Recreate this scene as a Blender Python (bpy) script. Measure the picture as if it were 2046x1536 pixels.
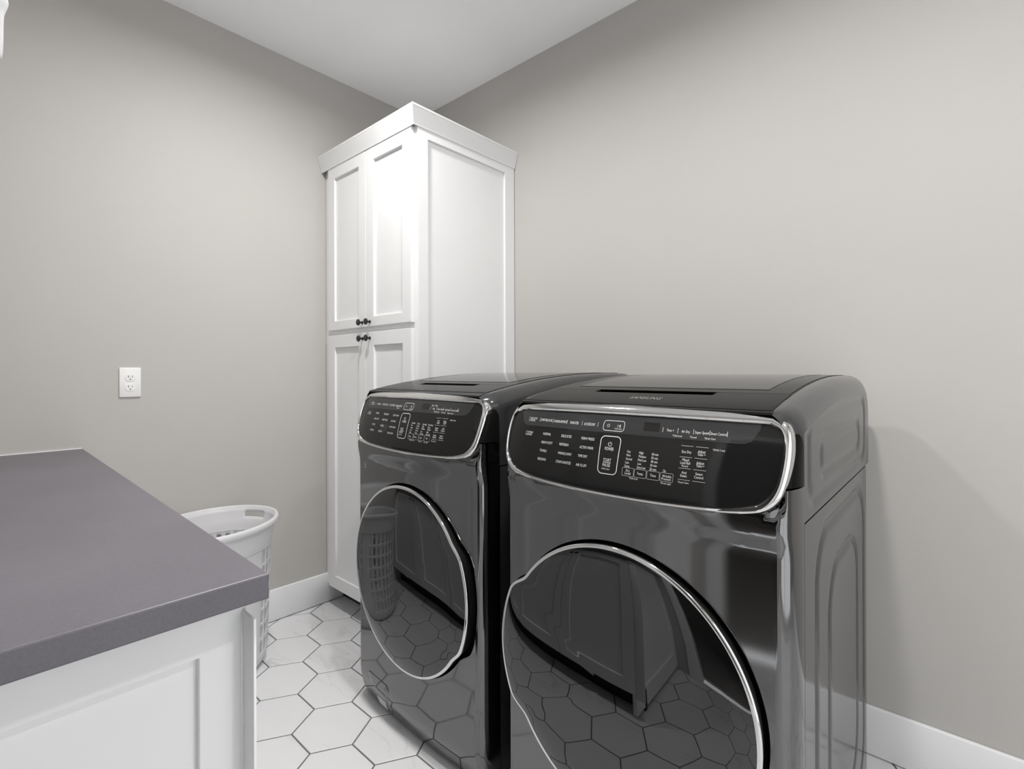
import bpy, bmesh, math, random
from mathutils import Vector, Matrix

# ------------------------------------------------------------------ camera, world, light, exposure
for _o in list(bpy.data.objects):
    bpy.data.objects.remove(_o, do_unlink=True)
scene = bpy.context.scene
COL = scene.collection

CAM_POS = Vector((2.4784, -1.9190, 1.1936))
YAW, ROLL = 0.8389, -0.0028
FOCAL_PX, HORIZON_PX = 1007.29, 742.38
F = Vector((-math.cos(YAW), math.sin(YAW), 0)); R = Vector((math.sin(YAW), math.cos(YAW), 0)); U = Vector((0, 0, 1))
R, U = R * math.cos(ROLL) + U * math.sin(ROLL), U * math.cos(ROLL) - R * math.sin(ROLL)
cam_data = bpy.data.cameras.new('camera')
cam_data.sensor_fit = 'HORIZONTAL'
cam_data.sensor_width = 36.0
cam_data.lens = FOCAL_PX / 2046 * 36.0
cam_data.shift_y = -(768 - HORIZON_PX) / 2046
cam_data.clip_start = 0.02
cam = bpy.data.objects.new('camera', cam_data)
COL.objects.link(cam)
cam.matrix_world = Matrix(((R.x, U.x, -F.x, CAM_POS.x), (R.y, U.y, -F.y, CAM_POS.y), (R.z, U.z, -F.z, CAM_POS.z), (0, 0, 0, 1)))
scene.camera = cam

SKY_POWER = 2.1
world = bpy.data.worlds.new('world')
scene.world = world
world.use_nodes = True
world.node_tree.nodes['Background'].inputs[0].default_value = (0.97, 0.985, 1.0, 1)
world.node_tree.nodes['Background'].inputs[1].default_value = SKY_POWER

scene.view_settings.view_transform = 'Standard'
scene.view_settings.look = 'None'
scene.view_settings.gamma = 1.0
scene.view_settings.use_curve_mapping = False
scene.view_settings.exposure = 0.09
scene.cycles.use_denoising = True
scene.cycles.use_adaptive_sampling = True
scene.cycles.adaptive_threshold = 0.02
scene.cycles.max_bounces = 8
scene.cycles.diffuse_bounces = 6
scene.cycles.glossy_bounces = 4
scene.cycles.sample_clamp_indirect = 6.0

LAMP_POWERS = [17.5, 18.5, 12.0]
LAMPS = [(0.97, -1.12), (2.10, -1.22), (3.25, -1.15)]        # recessed ceiling lights

ROOM_X, ROOM_Y, CEIL = 3.80, -2.25, 2.743

# ------------------------------------------------------------------ helpers
def tag(o, label=None, cat=None, group=None, kind=None):
    if label: o['label'] = label
    if cat: o['category'] = cat
    if group: o['group'] = group
    if kind: o['kind'] = kind
    return o

def empty(name, loc, label, cat, group=None, rz=0.0):
    o = bpy.data.objects.new(name, None)
    COL.objects.link(o)
    o.location = loc
    o.rotation_euler = (0, 0, rz)
    o.empty_display_size = 0.1
    return tag(o, label, cat, group)

def link(name, me, m=None, parent=None):
    o = bpy.data.objects.new(name, me)
    COL.objects.link(o)
    if m is not None and not me.materials: me.materials.append(m)
    if parent is not None: o.parent = parent
    return o

def mesh(name, verts, faces, m, parent=None, smooth=False, off=None):
    me = bpy.data.meshes.new(name)
    if off is not None: verts = [(v[0] - off[0], v[1] - off[1], v[2] - off[2]) for v in verts]
    me.from_pydata([tuple(v) for v in verts], [], faces)
    bm = bmesh.new(); bm.from_mesh(me)
    bmesh.ops.recalc_face_normals(bm, faces=bm.faces[:])
    bm.to_mesh(me); bm.free()
    if smooth:
        for p in me.polygons: p.use_smooth = True
    me.update()
    return link(name, me, m, parent)

def sharp(o, deg=35):
    o.data.set_sharp_from_angle(angle=math.radians(deg))
    return o

def box_bm(bm, x0, x1, y0, y1, z0, z1):
    vs = [bm.verts.new(c) for c in ((x0,y0,z0),(x1,y0,z0),(x1,y1,z0),(x0,y1,z0),(x0,y0,z1),(x1,y0,z1),(x1,y1,z1),(x0,y1,z1))]
    for f in ((0,3,2,1),(4,5,6,7),(0,1,5,4),(1,2,6,5),(2,3,7,6),(3,0,4,7)): bm.faces.new([vs[i] for i in f])

def box(name, x0, x1, y0, y1, z0, z1, m, parent=None, bev=0.0, off=None, seg=2):
    bm = bmesh.new()
    if off is not None: x0 -= off[0]; x1 -= off[0]; y0 -= off[1]; y1 -= off[1]; z0 -= off[2]; z1 -= off[2]
    box_bm(bm, x0, x1, y0, y1, z0, z1)
    if bev: bmesh.ops.bevel(bm, geom=bm.edges[:], offset=bev, segments=seg, profile=0.5, affect='EDGES')
    me = bpy.data.meshes.new(name); bm.to_mesh(me); bm.free()
    if bev:
        for p in me.polygons: p.use_smooth = True
        me.set_sharp_from_angle(angle=math.radians(50))
    return link(name, me, m, parent)

def lathe(name, prof, m, parent, origin, axis, n=32, smooth=True):
    """prof: (radius, along-axis) pairs; axis: unit Vector; origin: Vector (parent space)"""
    a = Vector(axis).normalized()
    t = Vector((0, 0, 1)) if abs(a.z) < 0.9 else Vector((1, 0, 0))
    u = a.cross(t).normalized(); w = a.cross(u)
    vs, fs = [], []
    for r, d in prof:
        for k in range(n):
            th = 2 * math.pi * k / n
            vs.append(Vector(origin) + a * d + (u * math.cos(th) + w * math.sin(th)) * r)
    for i in range(len(prof) - 1):
        for k in range(n):
            fs.append((i*n+k, i*n+(k+1) % n, (i+1)*n+(k+1) % n, (i+1)*n+k))
    fs.append(tuple(range(n))); fs.append(tuple((len(prof)-1)*n + k for k in range(n)))
    o = mesh(name, vs, fs, m, parent, smooth)
    return sharp(o, 40) if smooth else o

def grid_faces(nr, nc, closed=False, skip=None):
    fs = []
    for i in range(nr - 1):
        for j in range(nc if closed else nc - 1):
            if skip and skip(i, j): continue
            k = (j + 1) % nc
            fs.append((i*nc+j, i*nc+k, (i+1)*nc+k, (i+1)*nc+j))
    return fs

def ring_frame(name, axis, pos, thick, a0, a1, b0, b1, sa0, sa1, sb0, sb1, m, parent, off=None, bev=0.0016):
    """shaker frame: rectangle a0..a1 x b0..b1 with an opening; axis 'x' or 'y' is its normal,
       pos the front face, thick signed depth to the back"""
    def P(a, b, d):
        p = [0, 0, b]
        if axis == 'y': p[0] = a; p[1] = pos + d
        else: p[1] = a; p[0] = pos + d
        return p
    O = [(a0,b0),(a1,b0),(a1,b1),(a0,b1)]
    I = [(a0+sa0,b0+sb0),(a1-sa1,b0+sb0),(a1-sa1,b1-sb1),(a0+sa0,b1-sb1)]
    vs = [P(*q, 0) for q in O] + [P(*q, 0) for q in I] + [P(*q, thick) for q in O] + [P(*q, thick) for q in I]
    fs = []
    for k in range(4):
        n = (k + 1) % 4
        fs += [(k,n,4+n,4+k), (8+k,8+n,12+n,12+k), (k,n,8+n,8+k), (4+k,4+n,12+n,12+k)]
    if off is not None: vs = [[v[i]-off[i] for i in range(3)] for v in vs]
    bm = bmesh.new()
    bv = [bm.verts.new(v) for v in vs]
    for f in fs: bm.faces.new([bv[i] for i in f])
    bmesh.ops.recalc_face_normals(bm, faces=bm.faces[:])
    es = [e for e in bm.edges if all(v in bv[:8] for v in e.verts) and e.calc_face_angle(0) > 0.5]
    bmesh.ops.bevel(bm, geom=es, offset=bev, segments=2, profile=0.5, affect='EDGES')
    me = bpy.data.meshes.new(name); bm.to_mesh(me); bm.free()
    return link(name, me, m, parent)

# ------------------------------------------------------------------ materials
def mat(name, color, rough=0.5, metal=0.0, spec=None, coat=0.0, noise=None, bump=None, emit=None, ior=None):
    m = bpy.data.materials.new(name)
    m.use_nodes = True
    nt = m.node_tree; b = nt.nodes['Principled BSDF']
    b.inputs['Base Color'].default_value = (*color, 1)
    b.inputs['Roughness'].default_value = rough
    b.inputs['Metallic'].default_value = metal
    if spec is not None: b.inputs['Specular IOR Level'].default_value = spec
    if ior: b.inputs['IOR'].default_value = ior
    if coat: b.inputs['Coat Weight'].default_value = coat; b.inputs['Coat Roughness'].default_value = 0.03
    tc = nt.nodes.new('ShaderNodeTexCoord')
    if noise:                                   # (scale, amount, detail)
        n = nt.nodes.new('ShaderNodeTexNoise'); n.inputs['Scale'].default_value = noise[0]; n.inputs['Detail'].default_value = noise[2]
        nt.links.new(tc.outputs['Object'], n.inputs['Vector'])
        r = nt.nodes.new('ShaderNodeValToRGB')
        r.color_ramp.elements[0].position = 0.3; r.color_ramp.elements[1].position = 0.7
        r.color_ramp.elements[0].color = (*[c * (1 - noise[1]) for c in color], 1)
        r.color_ramp.elements[1].color = (*[min(1, c * (1 + noise[1])) for c in color], 1)
        nt.links.new(n.outputs['Fac'], r.inputs['Fac'])
        nt.links.new(r.outputs['Color'], b.inputs['Base Color'])
    if bump:                                    # (scale, strength, distance, stretch xyz)
        n = nt.nodes.new('ShaderNodeTexNoise'); n.inputs['Scale'].default_value = bump[0]; n.inputs['Detail'].default_value = 3
        src = tc.outputs['Object']
        if len(bump) > 3:
            mp = nt.nodes.new('ShaderNodeMapping'); mp.inputs['Scale'].default_value = bump[3]
            nt.links.new(src, mp.inputs['Vector']); src = mp.outputs['Vector']
        nt.links.new(src, n.inputs['Vector'])
        bp = nt.nodes.new('ShaderNodeBump'); bp.inputs['Strength'].default_value = bump[1]; bp.inputs['Distance'].default_value = bump[2]
        nt.links.new(n.outputs['Fac'], bp.inputs['Height']); nt.links.new(bp.outputs['Normal'], b.inputs['Normal'])
    if emit:
        b.inputs['Emission Color'].default_value = (*emit[0], 1); b.inputs['Emission Strength'].default_value = emit[1]
    return m

def marble(name):
    m = bpy.data.materials.new(name); m.use_nodes = True
    nt = m.node_tree; b = nt.nodes['Principled BSDF']; L = nt.links.new
    tc = nt.nodes.new('ShaderNodeTexCoord'); oi = nt.nodes.new('ShaderNodeObjectInfo')
    mul = nt.nodes.new('ShaderNodeVectorMath'); mul.operation = 'SCALE'; mul.inputs[0].default_value = (37, 53, 11)
    L(oi.outputs['Random'], mul.inputs['Scale'])
    add = nt.nodes.new('ShaderNodeVectorMath'); L(tc.outputs['Object'], add.inputs[0]); L(mul.outputs[0], add.inputs[1])
    mp = nt.nodes.new('ShaderNodeMapping'); mp.inputs['Rotation'].default_value = (0, 0, 0.6); mp.inputs['Scale'].default_value = (1, 2.6, 1)
    L(add.outputs[0], mp.inputs['Vector'])
    n1 = nt.nodes.new('ShaderNodeTexNoise'); n1.inputs['Scale'].default_value = 3.2; n1.inputs['Detail'].default_value = 6; n1.inputs['Distortion'].default_value = 0.7
    L(mp.outputs[0], n1.inputs['Vector'])
    sub = nt.nodes.new('ShaderNodeMath'); sub.operation = 'SUBTRACT'; sub.inputs[1].default_value = 0.5; L(n1.outputs['Fac'], sub.inputs[0])
    ab = nt.nodes.new('ShaderNodeMath'); ab.operation = 'ABSOLUTE'; L(sub.outputs[0], ab.inputs[0])
    rp = nt.nodes.new('ShaderNodeValToRGB')
    rp.color_ramp.elements[0].position = 0.0; rp.color_ramp.elements[0].color = (1, 1, 1, 1)
    rp.color_ramp.elements[1].position = 0.028; rp.color_ramp.elements[1].color = (0, 0, 0, 1)
    L(ab.outputs[0], rp.inputs['Fac'])
    n2 = nt.nodes.new('ShaderNodeTexNoise'); n2.inputs['Scale'].default_value = 2.0; n2.inputs['Detail'].default_value = 4; L(mp.outputs[0], n2.inputs['Vector'])
    r2 = nt.nodes.new('ShaderNodeValToRGB'); r2.color_ramp.elements[0].position = 0.48; r2.color_ramp.elements[1].position = 0.70; L(n2.outputs['Fac'], r2.inputs['Fac'])
    vm = nt.nodes.new('ShaderNodeMath'); vm.operation = 'MULTIPLY'; L(rp.outputs['Color'], vm.inputs[0]); L(r2.outputs['Color'], vm.inputs[1])
    base = nt.nodes.new('ShaderNodeMix'); base.data_type = 'RGBA'
    base.inputs['A'].default_value = (0.735, 0.735, 0.745, 1); base.inputs['B'].default_value = (0.70, 0.70, 0.71, 1); L(n2.outputs['Fac'], base.inputs['Factor'])
    mx = nt.nodes.new('ShaderNodeMix'); mx.data_type = 'RGBA'; mx.inputs['B'].default_value = (0.45, 0.45, 0.46, 1)
    sc = nt.nodes.new('ShaderNodeMath'); sc.operation = 'MULTIPLY'; sc.inputs[1].default_value = 0.6; L(vm.outputs[0], sc.inputs[0])
    L(sc.outputs[0], mx.inputs['Factor']); L(base.outputs['Result'], mx.inputs['A'])
    L(mx.outputs['Result'], b.inputs['Base Color'])
    b.inputs['Roughness'].default_value = 0.35
    return m

def concrete(name):
    m = mat(name, (0.25, 0.24, 0.255), 0.42)
    nt = m.node_tree; b = nt.nodes['Principled BSDF']; L = nt.links.new
    tc = nt.nodes.new('ShaderNodeTexCoord')
    a = nt.nodes.new('ShaderNodeTexNoise'); a.inputs['Scale'].default_value = 2.5; a.inputs['Detail'].default_value = 5; L(tc.outputs['Object'], a.inputs['Vector'])
    c = nt.nodes.new('ShaderNodeTexNoise'); c.inputs['Scale'].default_value = 260; c.inputs['Detail'].default_value = 2; L(tc.outputs['Object'], c.inputs['Vector'])
    mx = nt.nodes.new('ShaderNodeMix'); mx.data_type = 'FLOAT'; mx.inputs['Factor'].default_value = 0.35; L(a.outputs['Fac'], mx.inputs['A']); L(c.outputs['Fac'], mx.inputs['B'])
    r = nt.nodes.new('ShaderNodeValToRGB'); r.color_ramp.elements[0].position = 0.3; r.color_ramp.elements[1].position = 0.7
    r.color_ramp.elements[0].color = (0.106, 0.098, 0.115, 1); r.color_ramp.elements[1].color = (0.150, 0.141, 0.161, 1)
    L(mx.outputs['Result'], r.inputs['Fac']); L(r.outputs['Color'], b.inputs['Base Color'])
    bp = nt.nodes.new('ShaderNodeBump'); bp.inputs['Strength'].default_value = 0.15; bp.inputs['Distance'].default_value = 0.001
    L(c.outputs['Fac'], bp.inputs['Height']); L(bp.outputs['Normal'], b.inputs['Normal'])
    return m

M = dict(
    wall=mat('wall_paint', (0.490, 0.476, 0.456), 0.75, noise=(3.0, 0.008, 2), bump=(180, 0.04, 0.001)),
    ceiling=mat('ceiling_paint', (0.95, 0.96, 0.975), 0.8, bump=(160, 0.04, 0.001)),
    white=mat('white_cabinet_paint', (0.82, 0.823, 0.828), 0.5, noise=(6, 0.006, 2)),
    trim=mat('white_trim_paint', (0.83, 0.835, 0.845), 0.45, noise=(6, 0.006, 2)),
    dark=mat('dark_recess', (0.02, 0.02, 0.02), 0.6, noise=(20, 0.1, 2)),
    toe=mat('toe_kick_shade', (0.03, 0.03, 0.03), 0.6, noise=(6, 0.02, 2)),  # shade of the toe space put into a near-black colour
    grout=mat('grey_grout', (0.15, 0.15, 0.153), 0.85, noise=(120, 0.12, 3)),
    tile=marble('marble_tile'),
    counter=concrete('grey_quartz'),
    knob=mat('black_knob', (0.012, 0.012, 0.012), 0.38, noise=(50, 0.1, 2)),
    plastic=mat('white_plastic', (0.90, 0.90, 0.91), 0.35, noise=(8, 0.006, 2)),
    outlet=mat('outlet_plastic', (0.82, 0.82, 0.81), 0.3, noise=(30, 0.005, 2)),
    slot=mat('outlet_slot', (0.05, 0.05, 0.05), 0.5, noise=(30, 0.05, 2)),
    steel=mat('black_stainless', (0.17, 0.17, 0.172), 0.07, 1.0, bump=(60, 0.02, 0.0003, (0.6, 0.6, 30))),
    side=mat('grey_painted_side', (0.045, 0.045, 0.046), 0.14, 0.0, spec=0.45, bump=(90, 0.01, 0.0004)),
    glass=mat('black_door_glass', (0.085, 0.085, 0.087), 0.015, 1.0, noise=(2, 0.02, 1)),
    panel=mat('black_panel_glass', (0.012, 0.012, 0.012), 0.06, 0.0, spec=0.28, noise=(4, 0.05, 1)),
    strip=mat('smoked_panel_strip', (0.036, 0.036, 0.037), 0.08, 0.0, spec=0.3, noise=(4, 0.05, 1)),
    display=mat('display_window', (0.008, 0.008, 0.008), 0.1, noise=(4, 0.05, 1)),
    chrome=mat('chrome', (0.72, 0.72, 0.72), 0.05, 1.0, noise=(5, 0.01, 1)),
    top=mat('black_top_enamel', (0.008, 0.008, 0.008), 0.16, 0.0, spec=0.03, noise=(5, 0.03, 2)),
    lid=mat('smoked_lid_glass', (0.035, 0.035, 0.035), 0.08, 0.0, spec=0.08, noise=(5, 0.02, 2)),
    black=mat('black_rubber', (0.006, 0.006, 0.006), 0.5, noise=(20, 0.1, 2)),
    ink=mat('white_print', (0.75, 0.75, 0.75), 0.5, noise=(50, 0.03, 2)),
    paper=mat('paper_sticker', (0.55, 0.55, 0.54), 0.6, noise=(160, 0.25, 2)),
    cloth=mat('white_cotton', (0.50, 0.505, 0.51), 0.85, noise=(40, 0.05, 3), bump=(500, 0.2, 0.001)),
    rod=mat('brushed_rod', (0.5, 0.5, 0.5), 0.25, 1.0, noise=(20, 0.03, 2)),
    lens=mat('lamp_lens', (0.9, 0.9, 0.9), 0.4, emit=((1.0, 0.98, 0.95), 14.0)),
    door=mat('door_paint', (0.75, 0.75, 0.75), 0.4, noise=(6, 0.01, 2)),
    pane=mat('fill_door_glass', (1, 1, 1), 0.0),
    hall=mat('hall_paint', (0.28, 0.27, 0.26), 0.8, noise=(5, 0.02, 2)),
)

_p = M['pane'].node_tree; _b = _p.nodes['Principled BSDF']        # thin clear glazing
_t = _p.nodes.new('ShaderNodeBsdfTransparent'); _g = _p.nodes.new('ShaderNodeBsdfGlossy'); _g.inputs['Roughness'].default_value = 0.0
_x = _p.nodes.new('ShaderNodeMixShader'); _x.inputs[0].default_value = 0.06
_p.links.new(_t.outputs[0], _x.inputs[1]); _p.links.new(_g.outputs[0], _x.inputs[2])
_p.links.new(_x.outputs[0], _p.nodes['Material Output'].inputs['Surface'])

_p = M['plastic'].node_tree                                       # thin moulded plastic lets some light through
_t = _p.nodes.new('ShaderNodeBsdfTranslucent'); _t.inputs['Color'].default_value = (0.9, 0.9, 0.91, 1)
_x = _p.nodes.new('ShaderNodeMixShader'); _x.inputs[0].default_value = 0.38
_p.links.new(_p.nodes['Principled BSDF'].outputs[0], _x.inputs[1]); _p.links.new(_t.outputs[0], _x.inputs[2])
_p.links.new(_x.outputs[0], _p.nodes['Material Output'].inputs['Surface'])

# ------------------------------------------------------------------ room shell
def S(o): return tag(o, kind='structure')
T = 0.10
S(box('wall_left', -T, 0, ROOM_Y - T, T, -0.02, CEIL, M['wall']))
S(box('wall_right', 0, ROOM_X + T, 0, T, -0.02, CEIL, M['wall']))
WY0, WY1, WZ0, WZ1 = -2.05, -0.35, 0.02, 2.15      # unseen glazed door in the end wall, added to let in fill light
wb = bmesh.new()
for a in ((ROOM_Y - T, WY0, -0.02, CEIL), (WY1, 0, -0.02, CEIL), (WY0, WY1, -0.02, WZ0), (WY0, WY1, WZ1, CEIL)): box_bm(wb, ROOM_X, ROOM_X + T, *a)
me = bpy.data.meshes.new('wall_end'); wb.to_mesh(me); wb.free()
S(link('wall_end', me, M['wall']))
fill_door = S(bpy.data.objects.new('fill_light_door', None)); COL.objects.link(fill_door); fill_door.location = (ROOM_X, -1.20, 0)
w_off = (ROOM_X, -1.20, 0)
ring_frame('fill_door_frame', 'x', ROOM_X + 0.03, 0.04, WY0 + 0.001, WY1 - 0.001, WZ0 + 0.001, WZ1 - 0.001, 0.05, 0.05, 0.05, 0.05, M['trim'], fill_door, w_off)
box('meeting_stile', ROOM_X + 0.032, ROOM_X + 0.068, -1.22, -1.18, WZ0 + 0.05, WZ1 - 0.05, M['trim'], fill_door, off=w_off)
box('fill_door_pane', ROOM_X + 0.048, ROOM_X + 0.052, WY0 + 0.04, -1.215, WZ0 + 0.04, WZ1 - 0.04, M['pane'], fill_door, off=w_off)
box('fill_door_pane', ROOM_X + 0.048, ROOM_X + 0.052, -1.185, WY1 - 0.04, WZ0 + 0.04, WZ1 - 0.04, M['pane'], fill_door, off=w_off)
box('threshold', ROOM_X - 0.02, ROOM_X + 0.03, WY0, WY1, 0.001, WZ0 - 0.001, M['trim'], fill_door, bev=0.003, off=w_off)
pd = bpy.data.lights.new('fill_light_portal', 'AREA'); pd.shape = 'RECTANGLE'; pd.size = 1.7; pd.size_y = 2.13; pd.cycles.is_portal = True  # samples sky light through the added fill door
po = bpy.data.objects.new('fill_light_portal', pd); COL.objects.link(po); po.location = (ROOM_X + T + 0.01, -1.20, 1.085); po.rotation_euler = (math.radians(90), 0, math.radians(90))
S(box('ceiling', -T, ROOM_X + T, ROOM_Y - T - 1.5, T, CEIL, CEIL + 0.1, M['ceiling']))
DX0, DX1, DH = 1.86, 2.70, 2.05              # doorway in the wall behind the camera
wb = bmesh.new()
for a in ((0, DX0, 0), (DX1, ROOM_X, 0)): box_bm(wb, a[0], a[1], ROOM_Y - T, ROOM_Y, -0.02, CEIL)
box_bm(wb, DX0, DX1, ROOM_Y - T, ROOM_Y, DH, CEIL)
me = bpy.data.meshes.new('wall_back'); wb.to_mesh(me); wb.free()
S(link('wall_back', me, M['wall']))
# unlit passage behind the doorway
S(box('wall_passage_left', 1.2, 1.3, ROOM_Y - T - 1.4, ROOM_Y - T, -0.02, CEIL, M['hall']))
S(box('wall_passage_right', 3.3, 3.4, ROOM_Y - T - 1.4, ROOM_Y - T, -0.02, CEIL, M['hall']))
S(box('wall_passage_end', 1.2, 3.4, ROOM_Y - T - 1.5, ROOM_Y - T - 1.4, -0.02, CEIL, M['hall']))
S(box('floor_passage', 1.2, 3.4, ROOM_Y - T - 1.4, ROOM_Y - T, -0.02, -0.001, M['hall']))
S(box('trim_1', DX0 - 0.09, DX0, ROOM_Y, ROOM_Y + 0.018, 0, DH + 0.09, M['trim'], bev=0.002))
S(box('trim_2', DX1, DX1 + 0.09, ROOM_Y, ROOM_Y + 0.018, 0, DH + 0.09, M['trim'], bev=0.002))
S(box('trim_3', DX0, DX1, ROOM_Y, ROOM_Y + 0.018, DH, DH + 0.09, M['trim'], bev=0.002))
HB = 0.152
def baseboard(name, x0, x1, y0, y1):
    o = box(name, x0, x1, y0, y1, 0.0035, HB, M['trim'], bev=0.003)
    return S(o)
baseboard('baseboard_left', 0.0005, 0.0155, -1.58, -0.524)
baseboard('baseboard_right', 0.80, ROOM_X, -0.0155, -0.0005)
baseboard('baseboard_end', ROOM_X - 0.0155, ROOM_X - 0.0005, WY1 + 0.01, -0.016)
baseboard('baseboard_back', DX1 + 0.09, ROOM_X - 0.016, ROOM_Y + 0.0005, ROOM_Y + 0.0155)

# ------------------------------------------------------------------ hexagon tile floor
floor = S(box('floor', 0, ROOM_X, ROOM_Y, 0, -0.05, -0.0025, M['grout']))
HEX, P0 = 0.1271, (0.2511, -0.8397)
GAP = 0.0027
def clip(poly, x0, x1, y0, y1):
    for ax, lim, sg in ((0, x0, 1), (0, x1, -1), (1, y0, 1), (1, y1, -1)):
        out = []
        for i, a in enumerate(poly):
            b = poly[(i + 1) % len(poly)]
            ina, inb = sg * (a[ax] - lim) >= 0, sg * (b[ax] - lim) >= 0
            if ina: out.append(a)
            if ina != inb:
                t = (lim - a[ax]) / (b[ax] - a[ax])
                out.append((a[0] + t * (b[0] - a[0]), a[1] + t * (b[1] - a[1])))
        poly = out
        if not poly: return poly
    return poly
def tile_mesh(poly, name='floor_tile'):
    n = len(poly); cx = sum(p[0] for p in poly) / n; cy = sum(p[1] for p in poly) / n
    vs = [(x, y, -0.003) for x, y in poly] + [(x, y, -0.0008) for x, y in poly]
    k = 0.0012
    for x, y in poly:
        d = math.hypot(x - cx, y - cy) or 1
        vs.append((x - (x - cx) / d * k, y - (y - cy) / d * k, 0.0))
    fs = []
    for i in range(n):
        j = (i + 1) % n
        fs += [(i, j, n + j, n + i), (n + i, n + j, 2*n + j, 2*n + i)]
    fs.append(tuple(range(2*n, 3*n)))
    me = bpy.data.meshes.new(name); me.from_pydata(vs, [], fs); me.materials.append(M['tile'])
    return me
hexa = [((HEX - GAP / 0.866) * math.cos(math.radians(60 * k)), (HEX - GAP / 0.866) * math.sin(math.radians(60 * k))) for k in range(6)]
full = tile_mesh(hexa)
# hexagon to the +y side of the edge starting at P0: centre half an edge along x and 0.866 edge up
C0 = (P0[0] + HEX / 2, P0[1] + HEX * 0.8660254)
for i in range(-20, 40):
    for j in range(-30, 30):
        cx = C0[0] + i * 1.5 * HEX
        cy = C0[1] + (j + (i % 2) * 0.5) * 1.7320508 * HEX
        if cx < -HEX or cx > ROOM_X + HEX or cy < ROOM_Y - HEX or cy > HEX: continue
        p = clip([(cx + a, cy + b) for a, b in hexa], 0.002, ROOM_X - 0.002, ROOM_Y + 0.002, -0.002)
        if len(p) < 3: continue
        area = abs(sum(p[k][0] * p[(k+1) % len(p)][1] - p[(k+1) % len(p)][0] * p[k][1] for k in range(len(p)))) / 2
        if area < 0.0008: continue
        if area > 0.995 * 2.598 * (HEX - GAP / 0.866) ** 2: me = full
        else: me = tile_mesh([(a - cx, b - cy) for a, b in p])
        o = link('floor_tile', me, None, floor)
        o.location = (cx, cy, 0)

# ------------------------------------------------------------------ recessed ceiling lights
LAMP_LABELS = ['recessed ceiling light above the corner cabinet and laundry basket', 'recessed ceiling light in the middle of the row, in front of the dryer', 'recessed ceiling light nearest the end wall']
for (lx, ly), lab, power in zip(LAMPS, LAMP_LABELS, LAMP_POWERS):
    e = empty('recessed_light', (lx, ly, CEIL), lab, 'light', 'recessed ceiling lights')
    lathe('trim_ring', [(0.070, -0.0005), (0.070, -0.004), (0.078, -0.006), (0.092, -0.003), (0.095, -0.0005)], M['trim'], e, (0, 0, 0), (0, 0, 1), 40)
    lathe('lens', [(0.068, -0.0006), (0.068, -0.0022)], M['lens'], e, (0, 0, 0), (0, 0, 1), 32, False)
    ld = bpy.data.lights.new('lamp', 'AREA')
    ld.shape = 'DISK'; ld.size = 0.13; ld.energy = power; ld.spread = math.radians(165)
    ld.color = (1.0, 0.985, 0.965)
    lo = bpy.data.objects.new('lamp', ld); COL.objects.link(lo); lo.parent = e; lo.location = (0, 0, -0.008)

# ------------------------------------------------------------------ tall corner cabinet
tc_off = (0.3875, -0.315, 0)
tall = empty('tall_cabinet', tc_off, 'tall white shaker cabinet with four doors and crown in the corner', 'cabinet')
box('carcass', 0.003, 0.7535, -0.590, -0.003, 0.100, 2.290, M['white'], tall, off=tc_off)
ring_frame('face_frame', 'y', -0.610, 0.019, 0.003, 0.7535, 0.100, 2.290, 0.075, 0.03, 0.04, 0.05, M['white'], tall, tc_off)
box('middle_rail', 0.06, 0.7535, -0.6095, -0.591, 1.355, 1.43, M['white'], tall, off=tc_off)
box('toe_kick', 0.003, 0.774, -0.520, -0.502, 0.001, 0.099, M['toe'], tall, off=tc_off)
sp = ring_frame('side_panel', 'x', 0.7755, -0.021, -0.610, -0.003, 0.100, 2.290, 0.055, 0.068, 0.10, 0.105, M['white'], tall, tc_off)
box('side_inset', 0.7545, 0.7655, -0.56, -0.06, 0.18, 2.20, M['white'], sp, off=tc_off)
def knob(parent, x, y, z, off, sgn=-1):
    return lathe('knob', [(0.0075, 0.0), (0.0075, 0.002), (0.0045, 0.004), (0.0045, 0.015), (0.010, 0.0175), (0.0145, 0.020), (0.0150, 0.0235), (0.0125, 0.0265), (0.004, 0.0275)],
                 M['knob'], parent, (x - off[0], y - off[1], z - off[2]), (0, sgn, 0), 28)
for (x0, x1, z0, z1, kx, kz, lab) in ((0.062, 0.4085, 1.404, 2.226, 0.380, 1.425, 'upper left'), (0.4115, 0.753, 1.404, 2.226, 0.443, 1.425, 'upper right'),
                                 (0.062, 0.4085, 0.106, 1.378, 0.382, 1.350, 'lower left'), (0.4115, 0.753, 0.106, 1.378, 0.443, 1.350, 'lower right')):
    d = ring_frame('door', 'y', -0.6305, 0.0195, x0, x1, z0, z1, 0.062, 0.060, 0.062 if z0 < 1 else 0.045, 0.062, M['white'], tall, tc_off)
    box('door_panel', x0 + 0.05, x1 - 0.05, -0.6195, -0.6115, z0 + 0.04, z1 - 0.05, M['white'], d, off=tc_off)
    knob(d, kx, -0.6305, kz, tc_off)
# crown moulding mitred around the front and right side
prof = [(0.0, 2.223), (0.003, 2.223), (0.0045, 2.230), (0.022, 2.288), (0.024, 2.293), (0.024, 2.300), (-0.03, 2.300), (-0.03, 2.291)]
vs = []
for d, z in prof:
    vs += [(0.002, -0.6315 - d, z), (0.7765 + d, -0.6315 - d, z), (0.7765 + d, -0.002, z)]
fs = []
n = len(prof)
for i in range(n):
    j = (i + 1) % n
    fs += [(3*i, 3*i+1, 3*j+1, 3*j), (3*i+1, 3*i+2, 3*j+2, 3*j+1)]
fs += [tuple(3*i for i in range(n)), tuple(3*i+2 for i in range(n))]
mesh('crown_moulding', vs, fs, M['white'], tall, off=tc_off)

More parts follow.
